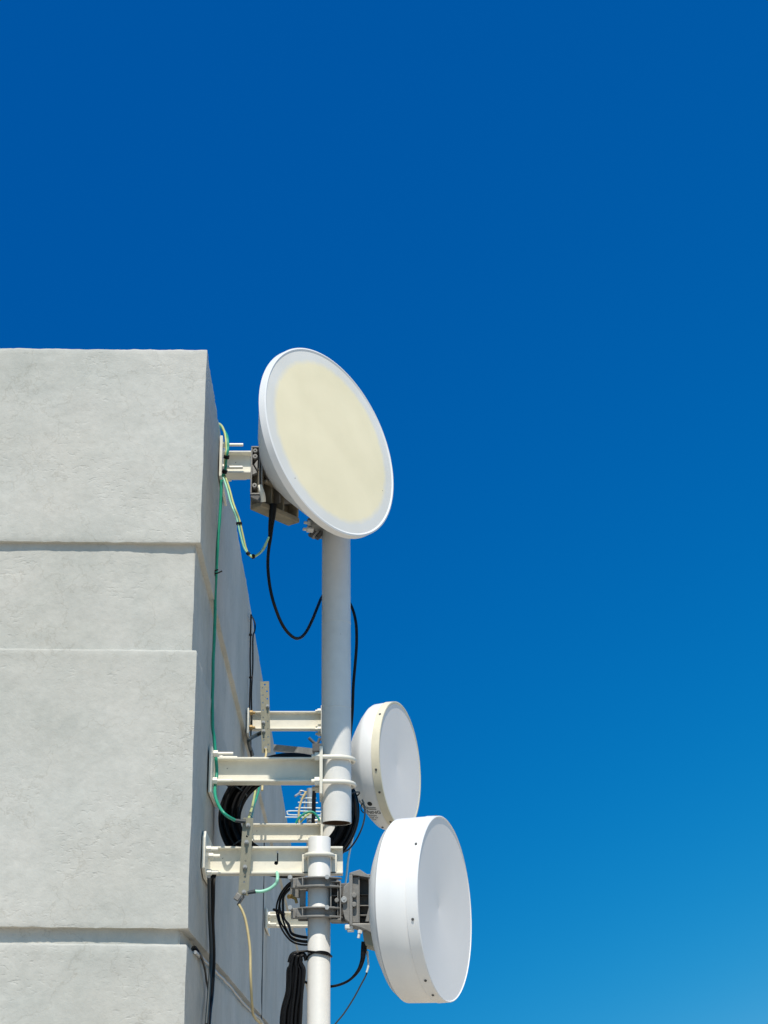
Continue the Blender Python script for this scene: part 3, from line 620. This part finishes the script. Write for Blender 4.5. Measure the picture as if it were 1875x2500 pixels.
for i, (pts, lab) in enumerate(((((613, 1500), (612, 1556), (611, 1620), (611, 1665), (609, 1735)), 'thin black cable clipped on the far side wall, left of a close pair'),
                               (((614, 1503), (622, 1520), (622, 1540), (618, 1556), (617, 1620), (615, 1668), (614, 1740), (612, 1800), (613, 1850)), 'thin black cable with a looped top, right one of a clipped pair on the wall'))):
    cable('wall_cable', [PX(p[0], p[1], XW + .012 + .01 * i) for p in pts], .0045, 'black', lab, 'cable', 'thin black cables on the far side wall', ties=((.25, .72) if i == 0 else ()))
cable('bonding_cable', [P(640, 1788, YR - .05), P(625, 1796, YR - .02), PX(611, 1803, XW + .03), PX(607, 1812, XW + .02), PX(612, 1830, XW + .02), PX(616, 1842, XW + .02)], .011, 'slate', 'short dark grey cable bending from the taller bar onto the wall', 'cable')
cable('bar_cable', [f1(.45, .05) - AY * .02, P(649, 1842, YR - .12), P(644, 1870, YR - .2), P(640, 1930, YR - .3)], .006, 'straw', 'short straw coloured cable hanging from the foot of the taller bar', 'cable')
cable('bar_feeder', path(6.2, (612, 1900, 7.6), (622, 1930, 7.3), (618, 1960, 6.8), (607, 2000, ys2 + .08)), .0058, 'lime', 'pale green cable dropping behind the bracket onto the shorter bar top', 'cable')
cable('bar_feeder', path(6.2, (635, 1900, 7.6), (630, 1935, 7.2), (617, 1975, 6.6), (611, 2010, ys2 + .08)), .0062, 'green', 'dark green cable dropping behind the bracket onto the shorter bar top', 'cable')
jc = cable('jumper_cable', path(ys2, (676, 2130, ys2 + .05), (677, 2145), (673, 2158), (658, 2170), (640, 2176), (622, 2176)), .0062, 'mint', 'short pale green jumper curving from the shorter bar to the slotted bracket', 'cable')
a = P(624, 2176, ys2); c = P(604, 2180, ys2); MB().cyl(a, c, .0075, 10, .006).build('cable_lug', M['slate'], jc)
cable('straw_cable', [P(583, 2208, ys2), P(592, 2225, ys2), P(600, 2250, ys2), P(607, 2290, ys2), P(611, 2330, ys2), P(613, 2390, ys2), P(616, 2450, ys2 + .05), P(621, 2480, ys2 + .15), P(640, 2503, ys2 + .3), P(690, 2560, ys2 + .6), P(760, 2620, ys2 + 1.2)], .0048, 'straw', 'long straw coloured cable hanging from the shorter bar down the wall', 'cable')
cable('wall_feeder', [PX(521, 2138, XW + .03), PX(519, 2160, XW + .022), PX(518, 2230, XW + .02), PX(519, 2330, XW + .02), PX(516, 2420, XW + .02), PX(508, 2500, XW + .02), PX(503, 2600, XW + .02)], .0105, 'black', 'thick black cable running straight down the wall below the lowest bracket', 'cable', n=10)
cable('wall_feeder', [PX(510, 2140, XW + .045), PX(512, 2230, XW + .03), PX(514, 2330, XW + .03), PX(510, 2420, XW + .03), PX(504, 2500, XW + .03)], .006, 'slate', 'slimmer dark cable strapped beside the thick black wall cable', 'cable')
cable('groove_cable', [PX(474, 2316, XW - .012), PX(482, 2324, XW + .006), PX(492, 2340, XW + .012), PX(500, 2370, XW + .012), PX(507, 2410, XW + .012), PX(510, 2450, XW + .012), PX(512, 2520, XW + .012)], lambda t: .011 - .007 * min(1, t * 2.5), 'black', 'black cable coming out of the plaster groove by the corner', 'cable')

cable('ledge_cable', [Vector((XW + .006 + .003 * (k % 2), 5.05 + .9 * k, Z4 - .004 + .006 * ((k * 7) % 3))) for k in range(13)], .0062, 'galv', 'thin grey cable lying along the groove ledge of the side wall', 'cable')

# large coil behind the brackets
coil = thing('cable_coil', P(697, 1880, 5.74), 'large coil of thick black cable hung between wall and upper pole', 'cable coil')
m = MB(); s_ = (P(1, 1985, 5.74).x - P(0, 1985, 5.74).x); C = P(706, 1990, 5.74); rnd = random.Random(3)
for k in range(46):
    f = rnd.random(); a = (122 + 50 * f) * s_; bb = (104 + 44 * f) * s_ * 1.02; yo = (rnd.random() - .5) * .09; ox, oz = rnd.uniform(-3, 3) * s_, rnd.uniform(-4, 4) * s_
    ph = rnd.random() * 6.28; tl = R(6 + rnd.uniform(-3, 3))
    pts = []
    for i in range(40):
        t = 2 * math.pi * i / 40; wob = 1 + .012 * math.sin(2 * t + ph); x = a * wob * math.cos(t); z = bb * wob * math.sin(t)
        pts.append(C + Vector((ox + x * math.cos(tl) - z * math.sin(tl), yo + .012 * math.sin(t + ph), oz - x * math.sin(tl) * -1 + z * math.cos(tl))))
    m.tube(pts, .0068, 7, sm=2, closed=True)
m.build('winding', M['black'], coil, angle=60)
for ang in (150, 215, 20):
    t = R(ang); c0 = C + Vector((152 * s_ * math.cos(t), 0, 128 * s_ * math.sin(t)))
    rad = Vector((math.cos(t), 0, math.sin(t)))
    m = MB(); m.tube([c0 + rad * .050 * math.cos(a) + AY * .060 * math.sin(a) for a in [2 * math.pi * k / 12 for k in range(12)]], .003, 6, sm=3, closed=True); m.build('cable_tie', M['slate'], coil)
# small loop between shorter bar and lower pole
lp = thing('cable_loop', P(690, 2240, 5.5), 'small loop of several black cables left of the lower pole clamps', 'cable coil')
m = MB()
for k in range(5):
    d = k * 4.4 + (0, 1.2, -.8, 1.6, -.4)[k]; w_ = (0, 5, -4, 2, 6)[k]; yy = 5.46 + .02 * ((k * 2) % 3)
    m.tube(path(yy, (716 - d * .2, 2150 + d), (700, 2162 + d * 1.0), (684 + d * .5, 2185 + d * .4), (675 + d, 2215 + w_), (679 + d - w_ * .3, 2245 - d * .5 + w_), (692 + d * .8, 2275 - d), (712, 2298 - d * 1.2), (735, 2306 - d * 1.2), (760, 2307 - d * 1.1)), .0034, 8)
m.build('winding', M['black'], lp, angle=60)
q = P(681, 2226, 5.47); MB().tube([q + Vector((.020 * math.cos(a), .024 * math.sin(a), .008 * math.cos(a) * -1)) for a in [2 * math.pi * k / 10 for k in range(10)]], .004, 6, closed=True).build('cable_tie', M['black'], lp)
# hanging bundle tied to the lower pole
hb = thing('cable_bundle', P(720, 2330, YL), 'hanging bundle of black cables tied to the left of the lower pole', 'cable bundle')
rnd = random.Random(5); m = MB()
for k in range(24):
    f = (k + .5) / 24; yo = YL - .045 + .07 * rnd.random(); top = 2322 + rnd.uniform(0, 14) + 10 * abs(f - .55); xb = 697 + 50 * f + rnd.uniform(-3, 3); xm = 702 + 42 * f; xt = 712 + 24 * f
    m.tube(path(yo, (xt + 5, top + 4), (xt, top + 5), (xt - 5 * (1 - f), top + 22), (xm, 2370), (xm - 4 + rnd.uniform(-2, 2), 2420), (xb - 9, 2470), (xb - 12, 2530), (xb - 14, 2640)), .0056, 8, sm=6)
m.tube(path(YL, (706, 2350), (712, 2332), (726, 2326), (742, 2330), (748, 2345)), .007, 8)
m.build('strand', M['black'], hb, angle=60)
m = MB(); zt = P(780, 2330, YL).z; pts = [P(722, 2324, YL - .01)] + [Vector((XL + (RL + .004) * math.cos(a), YL + (RL + .004) * math.sin(a), zt + .010 - .018 * k / 12)) for k, a in enumerate([R(195 + 165 * k / 12) for k in range(13)])]
m.tube(pts, .0038, 8); m.tube([Vector((XL + (RL + .003) * math.cos(a), YL + (RL + .003) * math.sin(a), zt - .018 + .024 * math.sin((a - R(180)) * .9))) for a in [R(190 + 140 * k / 12) for k in range(13)]], .0032, 8); m.build('cable_tie', M['black'], hb)

# feeder and thin cables under the lowest dish
cable('feeder_cable', path(YL + .0, (890, 2300), (887, 2325), (884, 2345), (875, 2368), (858, 2388, YL + .02), (838, 2400, YL + .04), (812, 2407, YL + .05), (785, 2408, YL + .06), (750, 2400, YL + .06), (730, 2390, YL + .02)), lambda t: .0115 - .0068 * min(1, t / .45), 'black', 'black feeder cable dropping from the lowest dish to behind the lower pole', n=10)
cable('thin_cable', path(YL + .02, (893, 2308), (897, 2335), (899, 2355), (894, 2378), (880, 2405), (862, 2440), (840, 2475), (812, 2510), (770, 2580), (740, 2680)), .0028, 'slate', 'thin dark cable trailing down to the left from the lowest dish', 'cable')
cable('thin_cable', path(YL + .015, (897, 2322), (898, 2340), (899, 2358), (895, 2374)), .0036, 'white', 'short white sleeved cable end below the lowest dish', 'cable')
cable('thin_cable', path(6.4, (869, 1985, 6.6), (866, 2020), (858, 2060), (850, 2100), (846, 2135), (843, 2160), (838, 2210)), .0040, 'white', 'thin white cable hanging between the upper pole and the lowest dish', 'cable')
cable('thin_cable', path(6.3, (884, 1952), (889, 1968), (890, 1990), (884, 2018), (870, 2048), (852, 2072), (834, 2082), (815, 2088)), .0036, 'slate', 'thin black cable curving in front of the warning label down to the lowest bracket', 'cable')
cable('thin_cable', path(6.2, (886, 1962), (882, 1968), (882, 1978), (888, 1985)), .0026, 'slate', 'tiny black cable end beside the warning label', 'cable')
cable('arc_cable', path(YR - .3, (722, 2010), (732, 1995), (748, 1984), (762, 1982), (772, 1990), (780, 2003)), .0058, 'green', 'dark green cable arching over the lower rear bracket', 'cable')
cable('arc_cable', path(YR - .28, (734, 2008), (745, 1994), (756, 1986), (766, 1984)), .0050, 'lime', 'yellow green cable arching beside the dark green one over the lower rear bracket', 'cable')
cable('arc_cable', path(YR - .1, (748, 1932), (738, 1950), (732, 1968), (729, 1990), (731, 2010)), .0058, 'straw', 'straw yellow cable in front of the small aerial rods', 'cable')
cable('thin_cable', path(9.4, (768, 1925), (766, 1950), (766, 1975), (765, 2012)), .013, 'black', 'black cable running down beside the small aerial mast', 'cable')

# ------------------------------------------------------------------ small rod aerial far behind
YG = 9.6
yg = thing('rod_aerial', P(757, 2060, YG), 'small silver rod aerial with short cross rods, far behind the upper pole', 'antenna')
m = MB(); m.cyl(P(756, 2080, YG), P(757, 1925, YG), .021, 20); m.build('mast', M['galv'], yg)
m = MB(); m.cyl(P(742, 2000, YG - .05), P(745, 1935, YG - .05), .006, 8); m.build('boom', M['galv'], yg)
for (py, x0, x1) in ((1948, 732, 772), (1959, 727, 776), (1972, 721, 782), (1995, 696, 800)):
    MB().cyl(P(x0, py, YG - .06), P(x1, py + 1, YG - .06), .0042, 8).build('rod', M['white'], yg)
q = [(706, 1980), (760, 1981), (790, 1982), (794, 1986), (790, 1990), (750, 1990), (706, 1989), (702, 1985)]
MB().tube(path(YG - .06, *q), .0042, 8, sm=6, closed=True).build('folded_dipole', M['white'], yg)
m = MB(); m.cyl(P(720, 1944, YG - .1), P(735, 1934, YG - .06), .007, 8); m.tube(path(YG - .07, (732, 1940), (733, 1931), (742, 1932), (748, 1938), (740, 1941)), .005, 8, closed=True); m.build('clamp', M['galv'], yg)
